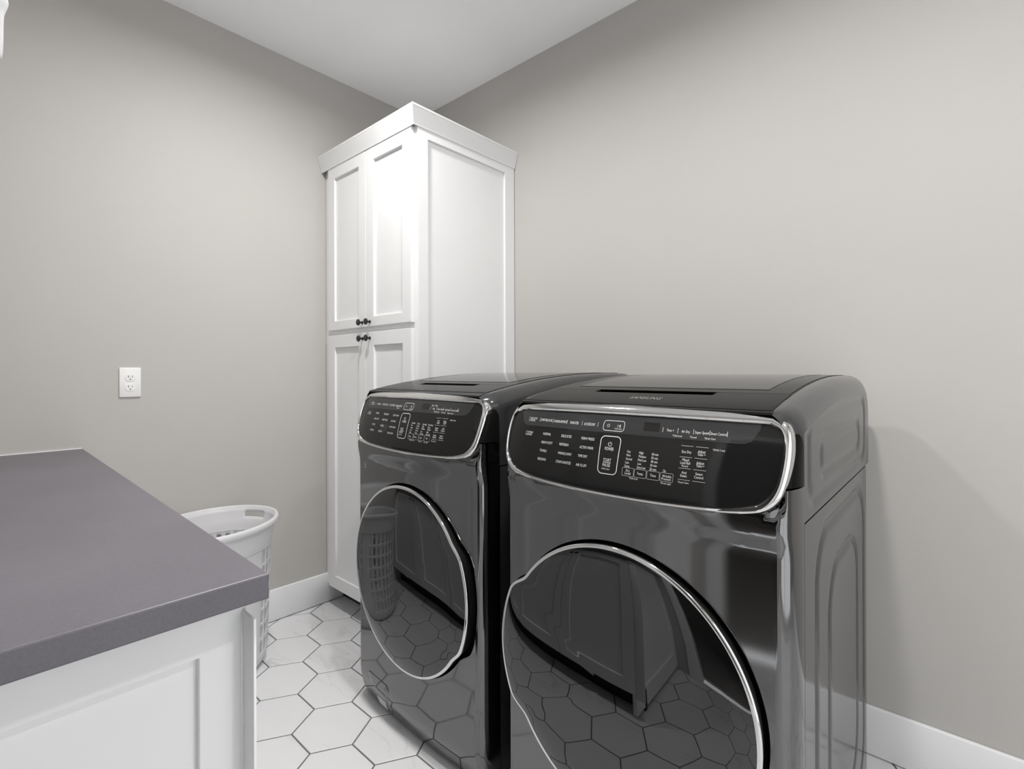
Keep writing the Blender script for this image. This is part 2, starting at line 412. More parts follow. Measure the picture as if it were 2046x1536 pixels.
# ------------------------------------------------------------------ counter: worktop + two base cabinets
CT, CB = 0.908, 0.871
wt_off = (0.87, -1.92, CB)
vs = [(0.002, ROOM_Y + 0.002), (1.7425, ROOM_Y + 0.002), (1.7425, -1.617), (0.002, -1.587)]
bm = bmesh.new()
lo = [bm.verts.new((x - wt_off[0], y - wt_off[1], 0.001)) for x, y in vs]; hi = [bm.verts.new((x - wt_off[0], y - wt_off[1], CT - CB)) for x, y in vs]
bm.faces.new(lo[::-1]); bm.faces.new(hi)
for k in range(4): bm.faces.new((lo[k], lo[(k+1) % 4], hi[(k+1) % 4], hi[k]))
bmesh.ops.bevel(bm, geom=bm.edges[:], offset=0.0025, segments=2, profile=0.5, affect='EDGES')
me = bpy.data.meshes.new('worktop'); bm.to_mesh(me); bm.free()
wt = link('worktop', me, M['counter']); wt.location = wt_off
box('caulk_line', 0.0008, 0.005, ROOM_Y + 0.003, -1.59, CT - 0.001, CT + 0.003, M['trim'], wt, off=wt_off)
tag(wt, 'dark grey quartz worktop on the white base cabinets', 'worktop')
FACE = -1.650
for x0, x1, lab in ((0.004, 0.838, 'white shaker base cabinet under the worktop against the outlet wall'), (0.840, 1.684, 'white shaker base cabinet with panelled end under the near worktop corner')):
    off = ((x0 + x1) / 2, -1.95, 0)
    c = empty('base_cabinet', off, lab, 'cabinet', 'base cabinets under the worktop')
    box('carcass', x0, x1 - (0.02 if x1 > 1 else 0), ROOM_Y + 0.003, FACE - 0.001, 0.10, CB - 0.001, M['white'], c, off=off)
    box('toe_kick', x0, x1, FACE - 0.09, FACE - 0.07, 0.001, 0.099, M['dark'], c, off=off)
    mid = (x0 + x1) / 2
    for a, b, kx in ((x0 + 0.004, mid - 0.0015, mid - 0.03), (mid + 0.0015, x1 - 0.004, mid + 0.03)):
        d = ring_frame('door', 'y', FACE + 0.020, -0.0195, a, b, 0.112, 0.842, 0.058, 0.058, 0.058, 0.058, M['white'], c, off)
        box('door_panel', a + 0.05, b - 0.05, FACE + 0.0015, FACE + 0.010, 0.16, 0.80, M['white'], d, off=off)
        knob(d, kx, FACE + 0.020, 0.80, off, 1)
    if x1 > 1:
        ep = ring_frame('end_panel', 'x', 1.684, -0.019, ROOM_Y + 0.003, -1.6325, 0.02, CB - 0.001, 0.058, 0.056, 0.09, 0.075, M['white'], c, off)
        box('end_inset', 1.6655, 1.672, ROOM_Y + 0.05, -1.68, 0.08, 0.82, M['white'], ep, off=off)
        box('end_stile', 1.6845, 1.7265, -1.6325, -1.6285, 0.10, 0.843, M['white'], c, bev=0.0008, off=off)

# ------------------------------------------------------------------ wall outlet
o_off = (0.0, -1.4415, 1.155)
e = empty('wall_outlet', o_off, 'white duplex electrical outlet on the left wall above the worktop', 'outlet')
box('cover_plate', 0.0003, 0.0062, -0.0355, 0.0355, -0.059, 0.059, M['outlet'], e, bev=0.0028)
for dz in (0.0195, -0.0195):
    vs, fs = [], []
    N = 28
    for xx, k in ((0.0055, 1.0), (0.0074, 1.0), (0.0080, 0.95)):
        for a in range(N):
            th = 2 * math.pi * a / N
            yy = 0.0172 * math.cos(th) * k; zz = max(-0.0142, min(0.0142, 0.0172 * math.sin(th))) * k
            vs.append((xx, yy, zz + dz))
    fs = grid_faces(3, N, True) + [tuple(range(2*N, 3*N))]
    r = mesh('receptacle', vs, fs, M['outlet'], e)
    box('slot', 0.0078, 0.0083, -0.0072, -0.0050, dz - 0.0005, dz + 0.0075, M['slot'], r)
    box('slot', 0.0078, 0.0083, 0.0052, 0.0070, dz + 0.0005, dz + 0.0070, M['slot'], r)
    lathe('ground_hole', [(0.0024, 0.0078), (0.0024, 0.0083)], M['slot'], r, (0, 0, dz - 0.0072), (1, 0, 0), 14, False)
lathe('screw', [(0.0028, 0.006), (0.0028, 0.0070), (0.0015, 0.0075)], M['outlet'], e, (0, 0, 0), (1, 0, 0), 16)

# ------------------------------------------------------------------ laundry basket
bk = empty('laundry_basket', (0.246, -1.224, 0), 'tall white plastic laundry basket with slotted sides beside the worktop', 'basket', rz=math.radians(120))
N = 160
def ell(sa, sb, z, k): th = 2 * math.pi * k / N; return (sa * math.cos(th), sb * math.sin(th), z)
rows = [(0.165, 0.135, 0.004), (0.192, 0.162, 0.007), (0.206, 0.175, 0.024), (0.213, 0.181, 0.05)]
zs = [0.07, 0.115, 0.13, 0.175, 0.19, 0.235, 0.25, 0.295, 0.31, 0.355, 0.37, 0.415, 0.43, 0.485]
slot_rows = {}
for z in zs:
    t = z / 0.5
    rows.append((0.213 + 0.019 * t, 0.181 + 0.017 * t, z))
n0 = 4
for q in range(0, len(zs), 2): slot_rows[n0 + q] = True
rows += [(0.233, 0.199, 0.497), (0.2345, 0.2005, 0.508), (0.236, 0.202, 0.522), (0.240, 0.205, 0.540), (0.244, 0.208, 0.552), (0.247, 0.210, 0.574), (0.249, 0.212, 0.590)]
HR = len(rows) - 3
def skip(i, j):
    ph = j % 40
    if i in slot_rows: return (j % 4 in (1, 2)) and not (ph >= 36 or ph < 3)
    if i == HR: return min(j, N - 1 - j) <= 5 or abs(j - N // 2) <= 5
    return False
vs = [ell(a, b, z, k) for a, b, z in rows for k in range(N)]
fs = grid_faces(len(rows), N, True, skip) + [tuple(range(N))[::-1]]
body = mesh('body', vs, fs, M['plastic'], bk, True)
sm = body.modifiers.new('thickness', 'SOLIDIFY'); sm.thickness = 0.0035; sm.offset = 0
prof = [(0.0, 0.590), (0.002, 0.597), (0.007, 0.600), (0.013, 0.598), (0.0155, 0.592), (0.015, 0.578), (0.013, 0.576), (0.011, 0.587), (0.003, 0.586)]
vs = [ell(0.2475 + d, 0.2105 + d, z, k) for d, z in prof for k in range(N)]
vs += vs[:N]
sharp(mesh('rim', vs, grid_faces(len(prof) + 1, N, True), M['plastic'], bk, True), 50)
vs = [ell(0.2285 + d, 0.1945 + d, z, k) for d, z in ((0.0, 0.486), (0.0075, 0.488), (0.009, 0.493), (0.0, 0.497)) for k in range(N)]
mesh('ledge_band', vs, grid_faces(4, N, True), M['plastic'], bk, True)

# ------------------------------------------------------------------ hanging garment and its rail (upper left edge)
rl = empty('hanging_rail', (0.0, -2.045, 2.14), 'metal clothes rail fixed to the left wall above the worktop', 'rail')
lathe('rod', [(0.0125, 0.002), (0.0125, 1.55)], M['rod'], rl, (0, 0, 0), (1, 0, 0), 20)
lathe('wall_flange', [(0.03, 0.001), (0.03, 0.006), (0.018, 0.012), (0.0135, 0.02)], M['rod'], rl, (0, 0, 0), (1, 0, 0), 24)
lathe('ceiling_stem', [(0.007, 0.0), (0.007, CEIL - 2.14 - 0.002)], M['rod'], rl, (1.50, 0, 0), (0, 0, 1), 14)
gm = empty('hanging_shirt', (0.90, -2.045, 2.126), 'white cotton garment hanging in the upper left corner above the worktop', 'garment')
# hanger: hook over the rod, shoulders
def tube(name, pts, r, m, parent, n=10):
    vs, fs = [], []
    P = [Vector(p) for p in pts]
    for i, p in enumerate(P):
        t = (P[min(i+1, len(P)-1)] - P[max(i-1, 0)]).normalized()
        a = t.cross(Vector((1, 0, 0)))
        if a.length < 0.05: a = t.cross(Vector((0, 1, 0)))
        a.normalize(); b = t.cross(a)
        for k in range(n):
            th = 2 * math.pi * k / n; vs.append(p + a * r * math.cos(th) + b * r * math.sin(th))
    fs = grid_faces(len(P), n, True) + [tuple(range(n)), tuple((len(P)-1)*n + k for k in range(n))]
    return mesh(name, vs, fs, m, parent, True)
hook = [(0, 0.016 * math.cos(a), 0.0155 + 0.016 * math.sin(a)) for a in [math.radians(x) for x in range(-20, 200, 20)]]
hook = hook + [(0, -0.012, -0.005), (0, 0, -0.03), (0, 0, -0.06)]
tube('hanger_hook', hook, 0.002, M['rod'], gm)
tube('hanger_bar', [(0, -0.17, -0.12), (0, -0.09, -0.085), (0, 0, -0.058), (0, 0.09, -0.085), (0, 0.17, -0.12)], 0.006, M['plastic'], gm)
# garment: closed sheet outline (front/back) as a lofted tube of horizontal sections with folds
def section(z, y0, y1, th, n=48, fold=0.006, ph=0.0):
    out = []
    c, h = (y0 + y1) / 2, (y1 - y0) / 2
    for k in range(n):
        a = 2 * math.pi * k / n
        f = fold * math.sin(7 * a + ph + z * 9)
        out.append(((th + f) * math.sin(a), c + h * math.copysign(abs(math.cos(a)) ** 0.7, math.cos(a)), z))
    return out
vs = []
secs = [(-0.062, -0.05, 0.05, 0.012), (-0.085, -0.10, 0.10, 0.018), (-0.10, -0.145, 0.145, 0.022), (-0.13, -0.165, 0.165, 0.026), (-0.20, -0.168, 0.168, 0.030), (-0.35, -0.170, 0.168, 0.032), (-0.55, -0.172, 0.168, 0.034), (-0.70, -0.174, 0.168, 0.036)]
for s in secs: vs += section(s[0], s[1], s[2], s[3])
mesh('shirt_body', vs, grid_faces(len(secs), 48, True) + [tuple(range(48))], M['cloth'], gm, True)
vs = []
# sleeve hanging from the shoulder: flares, pinches and falls straight to a rounded hem
for z, y0, y1, th in ((-0.10, 0.10, 0.192, 0.024), (-0.104, 0.12, 0.2155, 0.030), (-0.122, 0.13, 0.213, 0.030), (-0.138, 0.14, 0.2075, 0.027), (-0.149, 0.145, 0.2055, 0.026), (-0.19, 0.15, 0.2055, 0.026), (-0.228, 0.15, 0.2045, 0.026), (-0.241, 0.15, 0.2025, 0.024), (-0.249, 0.152, 0.196, 0.018)):
    vs += section(z, y0, y1, th, 32, 0.002)
sl = mesh('sleeve', vs, grid_faces(9, 32, True) + [tuple(range(32)), tuple(8*32 + k for k in range(32))], M['cloth'], gm, True)
sl.modifiers.new('soft', 'SUBSURF').render_levels = 2
vs = []
for z, y0, y1, th in ((-0.10, -0.19, -0.10, 0.024), (-0.12, -0.20, -0.13, 0.028), (-0.15, -0.20, -0.14, 0.026), (-0.23, -0.198, -0.15, 0.026), (-0.249, -0.192, -0.152, 0.018)):
    vs += section(z, y0, y1, th, 32, 0.002)
mesh('sleeve', vs, grid_faces(5, 32, True) + [tuple(range(32)), tuple(4*32 + k for k in range(32))], M['cloth'], gm, True)
DRYER_PRINT = (
    "DELICATE~-0.2466~1.0764~0.0228|DRYER~-0.2498~1.0712~0.0178|SHIRT/BLOUSE~-0.2037~1.0747~0.0362|UNDERGARMENT~-0.1597~1.0741~0.0393|"
    "SWEATER~-0.1191~1.0737~0.0248|ACCESSORY~-0.0763~1.0734~0.0303|Hold to Start~-0.0011~1.0686~0.0169|TUMBLE~-0.2488~1.0427~0.0203|"
    "DRYER~-0.2503~1.0372~0.0178|NORMAL~-0.1923~1.0427~0.0240|DELICATES~-0.1334~1.0424~0.0294|PERM PRESS~-0.0731~1.0418~0.0349|"
    "HEAVY DUTY~-0.1877~1.0230~0.0345|REFRESH~-0.1363~1.0234~0.0257|ACTIVE WEAR~-0.0729~1.0226~0.0368|TOWELS~-0.1955~1.0037~0.0218|"
    "WRINKLE AWAY~-0.1301~1.0036~0.0397|TIME DRY~-0.0797~1.0036~0.0254|BEDDING~-0.1960~0.9839~0.0253|STEAM SANITIZE~-0.1310~0.9840~0.0429|"
    "AIR FLUFF~-0.0807~0.9835~0.0284|POWER~-0.0142~1.0257~0.0216|START~-0.0155~1.0020~0.0189|PAUSE~-0.0164~0.9915~0.0189|"
    "Hold to Start~-0.0172~0.9837~0.0195|Time +~0.1161~1.0740~0.0152|Air Dry~0.1478~1.0738~0.0170|Super Speed~0.1797~1.0739~0.0267|"
    "Smart Control~0.2113~1.0736~0.0294|*Child Lock~0.1321~1.0644~0.0198|*Sound~0.1640~1.0643~0.0130|*Smart Care~0.1963~1.0640~0.0209|"
    "Very~0.0332~1.0248~0.0084|More~0.0336~1.0176~0.0091|Normal~0.0358~1.0100~0.0140|Less~0.0323~1.0028~0.0084|"
    "Damp~0.0332~0.9954~0.0112|High~0.0619~1.0250~0.0095|Medium~0.0651~1.0178~0.0162|Med Low~0.0657~1.0105~0.0188|"
    "Low~0.0605~1.0031~0.0081|Extra Low~0.0655~0.9959~0.0188|60 min~0.0922~1.0248~0.0143|50 min~0.0920~1.0175~0.0143|"
    "40 min~0.0920~1.0103~0.0143|30 min~0.0916~1.0031~0.0143|20 min~0.0910~0.9956~0.0146|On~0.1154~0.9956~0.0060|"
    "Dry~0.0362~0.9865~0.0087|Level~0.0361~0.9809~0.0133|Temp.~0.0642~0.9836~0.0141|Time~0.0924~0.9836~0.0123|"
    "Wrinkle~0.1214~0.9858~0.0187|Prevent~0.1207~0.9804~0.0193|*Child Lock~0.0499~0.9722~0.0206|*Drum Light~0.1201~0.9719~0.0218|"
    "Eco Dry~0.1557~1.0360~0.0185|Adjust~0.1845~1.0388~0.0143|Time~0.1821~1.0334~0.0098|Mixed~0.1556~1.0211~0.0131|"
    "Load Bell~0.1553~1.0153~0.0193|*Sound~0.1547~1.0095~0.0131|Adjust~0.1843~1.0179~0.0148|Time~0.1822~1.0126~0.0103|"
    "Anti~0.1551~0.9973~0.0097|Static~0.1545~0.9912~0.0133|Smart~0.1840~0.9977~0.0137|Control~0.1836~0.9915~0.0171|"
    "*Smart Care~0.1547~0.9786~0.0214|*(Hold 3 sec)~0.2153~1.0446~0.0224|"
)
WASHER_PRINT = (
    "COMPACT~-0.2477~1.0775~0.0194|WASHER~-0.2454~1.0715~0.0193|NORMAL~-0.2010~1.0743~0.0211|DELICATES~-0.1590~1.0744~0.0296|"
    "ACTIVE WEAR~-0.1155~1.0740~0.0340|RINSE+SPIN~-0.0738~1.0731~0.0316|*Drain~-0.0728~1.0663~0.0154|LARGE~-0.2483~1.0439~0.0195|"
    "WASHER~-0.2469~1.0381~0.0205|NORMAL~-0.1902~1.0435~0.0227|DELICATES~-0.1308~1.0431~0.0286|QUICK WASH~-0.0711~1.0424~0.0340|"
    "HEAVY DUTY~-0.1866~1.0243~0.0339|PERM PRESS~-0.1306~1.0241~0.0330|ECO COLD~-0.0768~1.0233~0.0277|WHITES~-0.1973~1.0049~0.0202|"
    "TOWELS~-0.1399~1.0043~0.0220|ACTIVE WEAR~-0.0746~1.0040~0.0359|SANITIZE~-0.2010~0.9855~0.0253|BEDDING~-0.1440~0.9852~0.0249|"
    "RINSE+SPIN~-0.0808~0.9839~0.0338|POWER~-0.0136~1.0260~0.0206|START~-0.0174~1.0025~0.0176|PAUSE~-0.0197~0.9921~0.0193|"
    "Hold to Start~-0.0227~0.9842~0.0201|Hold to Start~0.0005~1.0678~0.0132|Hot~0.1095~1.0825~0.0086|Warm~0.1258~1.0825~0.0108|"
    "Temp.~0.1178~1.0733~0.0116|Super Speed~0.1506~1.0733~0.0284|Self Clean~0.1825~1.0724~0.0222|Smart Control~0.2155~1.0720~0.0306|"
    "*Child Lock~0.1352~1.0643~0.0258|*Sound~0.1667~1.0639~0.0190|*Smart Care~0.1986~1.0630~0.0265|Extra Hot~0.0385~1.0249~0.0178|"
    "Hot~0.0318~1.0179~0.0077|Warm~0.0334~1.0104~0.0111|Cool~0.0314~1.0031~0.0089|Cold~0.0304~0.9957~0.0094|"
    "5 Times~0.0647~1.0246~0.0145|4 Times~0.0644~1.0176~0.0140|3 Times~0.0632~1.0105~0.0140|2 Times~0.0624~1.0033~0.0141|"
    "1 Time~0.0606~0.9960~0.0124|Extra High~0.0960~1.0244~0.0199|High~0.0906~1.0174~0.0093|Medium~0.0931~1.0107~0.0168|"
    "Low~0.0877~1.0027~0.0084|No Spin~0.0900~0.9957~0.0153|Extra Heavy~0.1258~1.0243~0.0231|Heavy~0.1199~1.0171~0.0124|"
    "Normal~0.1216~1.0102~0.0142|Light~0.1177~1.0027~0.0109|Extra Light~0.1215~0.9957~0.0201|Temp.~0.0325~0.9834~0.0137|"
    "Rinse~0.0609~0.9838~0.0141|Spin~0.0897~0.9838~0.0105|Soil~0.1189~0.9838~0.0093|*Child Lock~0.0450~0.9724~0.0288|"
    "*Alarm~0.0874~0.9720~0.0178|*Drum Light~0.1167~0.9719~0.0211|*Smart Care~0.1527~0.9785~0.0224|Pre~0.1578~1.0389~0.0081|"
    "Soak~0.1579~1.0332~0.0126|Delay~0.1866~1.0386~0.0135|End~0.1873~1.0331~0.0102|Steam~0.1569~1.0177~0.0141|"
    "Wash~0.1568~1.0115~0.0141|Self~0.1868~1.0175~0.0097|Clean~0.1858~1.0117~0.0164|Super~0.1540~0.9964~0.0142|"
    "Speed~0.1538~0.9906~0.0157|Smart~0.1842~0.9964~0.0143|Control~0.1838~0.9904~0.0179|*(Hold 3 sec)~0.2181~1.0440~0.0243|"
)

# ------------------------------------------------------------------ washer and dryer
HW, SEAM = 0.343, -0.763
def yc(z): return 1.27423823 * z * z - 2.29944598 * z + 0.17471745
def y_panel(x, z):
    q = x / 0.336
    return yc(z) + 0.010 * q * q + 0.014 * q ** 6

def plan(s, front=-0.845):
    """front curve in plan: s = distance along it from the centre"""
    a = abs(s); sg = 1 if s >= 0 else -1
    if a <= 0.310:
        return sg * a, front + 0.013 * (a / 0.310) ** 2
    t = min(1.0, (a - 0.310) / 0.09) * math.pi / 2
    return sg * (0.310 + 0.033 * math.sin(t)), SEAM - (-(front + 0.013) + SEAM) * math.cos(t)
def tuck(z):
    return 0.028 * ((0.12 - z) / 0.12) ** 2 if z < 0.12 else 0.0
def front_pt(s, z, lift=0.0):
    x, y = plan(s)
    k = max(0.0, min(1.0, (0.400 - abs(s)) / 0.06))
    fl = max(0.0, min(1.0, (z - 0.860) / 0.060)); fl = 0.008 * fl * fl * (3 - 2 * fl)
    bk = max(0.0, min(1.0, (z - 0.934) / 0.03)) * 0.035 * k * max(0.0, min(1.0, (0.345 - abs(s)) / 0.03))
    return (x, y + tuck(z) * k - fl * k + bk - lift, z)
def front_normal(s, z, h=0.0015):
    a = Vector(front_pt(s + h, z)) - Vector(front_pt(s - h, z)); b = Vector(front_pt(s, z + h)) - Vector(front_pt(s, z - h))
    return a.cross(b).normalized()

# top profile (y, z) from the console back to the rear
TOP = [(-0.803, 1.117), (-0.790, 1.1205), (-0.763, 1.126), (-0.73, 1.1325), (-0.688, 1.1395), (-0.658, 1.1445), (-0.60, 1.1525), (-0.54, 1.160), (-0.47, 1.1668), (-0.40, 1.1722), (-0.32, 1.1765), (-0.24, 1.179), (-0.14, 1.180), (-0.05, 1.1795),
       (-0.02, 1.177), (0.005, 1.171), (0.025, 1.160), (0.040, 1.143), (0.047, 1.122), (0.049, 1.10)]
def z_top(y):
    for (a, za), (b, zb) in zip(TOP, TOP[1:]):
        if a <= y <= b: return za + (zb - za) * (y - a) / (b - a)
    return TOP[0][1]

BEZ = [(0.0, 0.9245), (0.10, 0.926), (0.19, 0.9300), (0.265, 0.9365), (0.300, 0.9460), (0.320, 0.966), (0.330, 0.995), (0.3355, 1.035), (0.3345, 1.070), (0.327, 1.096), (0.310, 1.111), (0.285, 1.1165), (0.15, 1.1185), (0.0, 1.119)]
def spline(pts, sub):
    out = []
    n = len(pts)
    for i in range(n):
        p0, p1, p2, p3 = (pts[(i + k - 1) % n] for k in range(4))
        for q in range(sub):
            t = q / sub
            out.append(tuple(0.5 * (2*p1[c] + (p2[c]-p0[c])*t + (2*p0[c]-5*p1[c]+4*p2[c]-p3[c])*t*t + (3*p1[c]-p0[c]-3*p2[c]+p3[c])*t**3) for c in (0, 1)))
    return out
BEZ_LOOP = spline(BEZ + [(-x, z) for x, z in BEZ[-2:0:-1]], 6)
def inset_loop(loop, d):
    out = []
    n = len(loop)
    for i in range(n):
        ax, az = loop[i-1]; bx, bz = loop[(i+1) % n]
        tx, tz = bx - ax, bz - az; l = math.hypot(tx, tz)
        dd = d(loop[i]) if callable(d) else d
        out.append((loop[i][0] - tz / l * dd, loop[i][1] + tx / l * dd))
    return out
def bez_w(p):
    t = max(0.0, min(1.0, (p[1] - 1.08) / 0.03))
    u = max(0.0, min(1.0, (abs(p[0]) - 0.22) / 0.09)) * max(0.0, min(1.0, (0.99 - p[1]) / 0.04))
    r = max(0.0, min(1.0, (p[0] - 0.25) / 0.07))
    return 0.0105 + 0.0095 * t * (1 - 0.5 * r) + 0.005 * u + 0.004 * r
GLASS_LOOP = inset_loop(BEZ_LOOP, bez_w)

def door_r(th, hs, base=0.297, bump=0.024):
    """door outline radius; hs = +1 handle on the right, -1 on the left"""
    a = math.atan2(math.sin(th), math.cos(th) * hs)
    e = abs(math.degrees(a))
    t = max(0.0, min(1.0, (36.0 - e) / 12.0)); t = t * t * (3 - 2 * t)
    return base + bump * t
DZ = 0.522

def text_mesh(body):
    cu = bpy.data.curves.new('print', 'FONT'); cu.body = body; cu.size = 1.0; cu.resolution_u = 2
    cu.align_x = 'CENTER'
    ob = bpy.data.objects.new('print', cu); COL.objects.link(ob)
    dg = bpy.context.evaluated_depsgraph_get(); dg.update()
    me = ob.evaluated_get(dg).to_mesh()
    vs = [(v.co.x, v.co.y) for v in me.vertices]; fs = [tuple(p.vertices) for p in me.polygons]
    ob.evaluated_get(dg).to_mesh_clear()
    bpy.data.objects.remove(ob); bpy.data.curves.remove(cu)
    return vs, fs
TEXTS = {}
def text2d(body):
    if body not in TEXTS: TEXTS[body] = text_mesh(body)
    return TEXTS[body]

class Print:
    """flat print laid on a curved surface: 2D shapes mapped by surf(x, z)"""
    def __init__(self, surf): self.v = []; self.f = []; self.surf = surf
    def poly(self, pts, faces):
        b = len(self.v); self.v += [self.surf(*p) for p in pts]; self.f += [tuple(i + b for i in q) for q in faces]
    def text(self, body, x, z, w, h=None):
        vs, fs = text2d(body)
        if not vs: return
        x0 = min(p[0] for p in vs); x1 = max(p[0] for p in vs)
        k = w / (x1 - x0)
        if h is None: h = k * 0.72
        cap = 0.70
        ky = h / cap
        self.poly([(x + (px - (x0 + x1) / 2) * k, z + (py - cap / 2) * ky) for px, py in vs], fs)
    def line(self, pts, w, closed=False):
        sub = []                                         # subdivide so that the print follows the curved glass
        for i, p in enumerate(pts):
            sub.append(p)
            if i == len(pts) - 1 and not closed: break
            q = pts[(i + 1) % len(pts)]
            m = int(math.hypot(q[0] - p[0], q[1] - p[1]) / 0.006)
            sub += [(p[0] + (q[0] - p[0]) * t / (m + 1), p[1] + (q[1] - p[1]) * t / (m + 1)) for t in range(1, m + 1)]
        pts = sub
        n = len(pts); a, fs = [], []
        for i in range(n):
            p = pts[i-1] if (i or closed) else pts[i]; q = pts[(i+1) % n] if (i < n-1 or closed) else pts[i]
            tx, tz = q[0]-p[0], q[1]-p[1]; l = math.hypot(tx, tz) or 1
            nx, nz = -tz / l * w / 2, tx / l * w / 2
            a += [(pts[i][0]+nx, pts[i][1]+nz), (pts[i][0]-nx, pts[i][1]-nz)]
        for i in range(n if closed else n-1):
            j = (i+1) % n; fs.append((2*i, 2*i+1, 2*j+1, 2*j))
        self.poly(a, fs)
    def rrect(self, cx, cz, hw, hh, r, w, taper=0.0):
        pts = []
        for qx, qz, a0 in ((1, 1, 0), (-1, 1, 90), (-1, -1, 180), (1, -1, 270)):
            for k in range(9):
                a = math.radians(a0 + 90 * k / 8)
                zz = qz * (hh - r) + r * math.sin(a)
                pts.append((cx + (qx * (hw - r) + r * math.cos(a)) * (1 + taper * zz / hh), cz + zz))
        self.line(pts, w, True)
    def power(self, x, z, r, w):
        self.line([(x + r * math.sin(math.radians(a)), z + r * math.cos(math.radians(a))) for a in range(35, 326, 15)], w)
        self.line([(x, z + r * 1.15), (x, z + r * 0.1)], w)
    def build(self, name, m, parent): return mesh(name, self.v, self.f, m, parent)

def rr_groove(y, z, y0, y1, z0, z1, r):
    cy, cz = (y0 + y1) / 2, (z0 + z1) / 2
    dx, dz = abs(y - cy) - ((y1 - y0) / 2 - r), abs(z - cz) - ((z1 - z0) / 2 - r)
    return math.hypot(max(dx, 0), max(dz, 0)) + min(max(dx, dz), 0) - r
def groove(d, w=0.011, depth=0.0062): return depth * math.exp(-(d / w) ** 2)

def side_mesh(zlow, zhigh, grooves, y0, y1, ny, nz):
    vs = []
    for i in range(nz + 1):
        z = zlow + (zhigh - zlow) * i / nz
        for j in range(ny + 1):
            y = y0 + (y1 - y0) * j / ny
            vs.append((HW - sum(groove(rr_groove(y, z, *g)) for g in grooves), y, z))
    me = bpy.data.meshes.new('side_panel'); me.from_pydata(vs, [], grid_faces(nz + 1, ny + 1))
    for p in me.polygons: p.use_smooth = True
    me.materials.append(M['side'])
    return me
LOW_SIDE = side_mesh(0.025, 0.9135, [(-0.66, -0.05, 0.06, 0.865, 0.11), (-0.535, -0.165, 0.14, 0.765, 0.11)], -0.7610, 0.0, 130, 150)

def upper_side_mesh():
    ny, nz = 130, 50
    vs = []
    for i in range(nz + 1):
        for j in range(ny + 1):
            y = SEAM + (0.049 - SEAM) * j / ny
            z = 0.9165 + (z_top(y) - 0.046 - 0.9165) * i / nz
            ed = max(0.0, min(1.0, (nz - i) / 6))
            vs.append((HW - 0.6 * ed * sum(groove(rr_groove(y, z, *g)) for g in ((-0.725, -0.03, 0.945, 1.112, 0.05), (-0.615, -0.13, 0.985, 1.050, 0.03))), y, z))
    me = bpy.data.meshes.new('upper_side_panel'); me.from_pydata(vs, [], grid_faces(nz + 1, ny + 1))
    for p in me.polygons: p.use_smooth = True
    me.materials.append(M['side'])
    return me
UP_SIDE = upper_side_mesh()

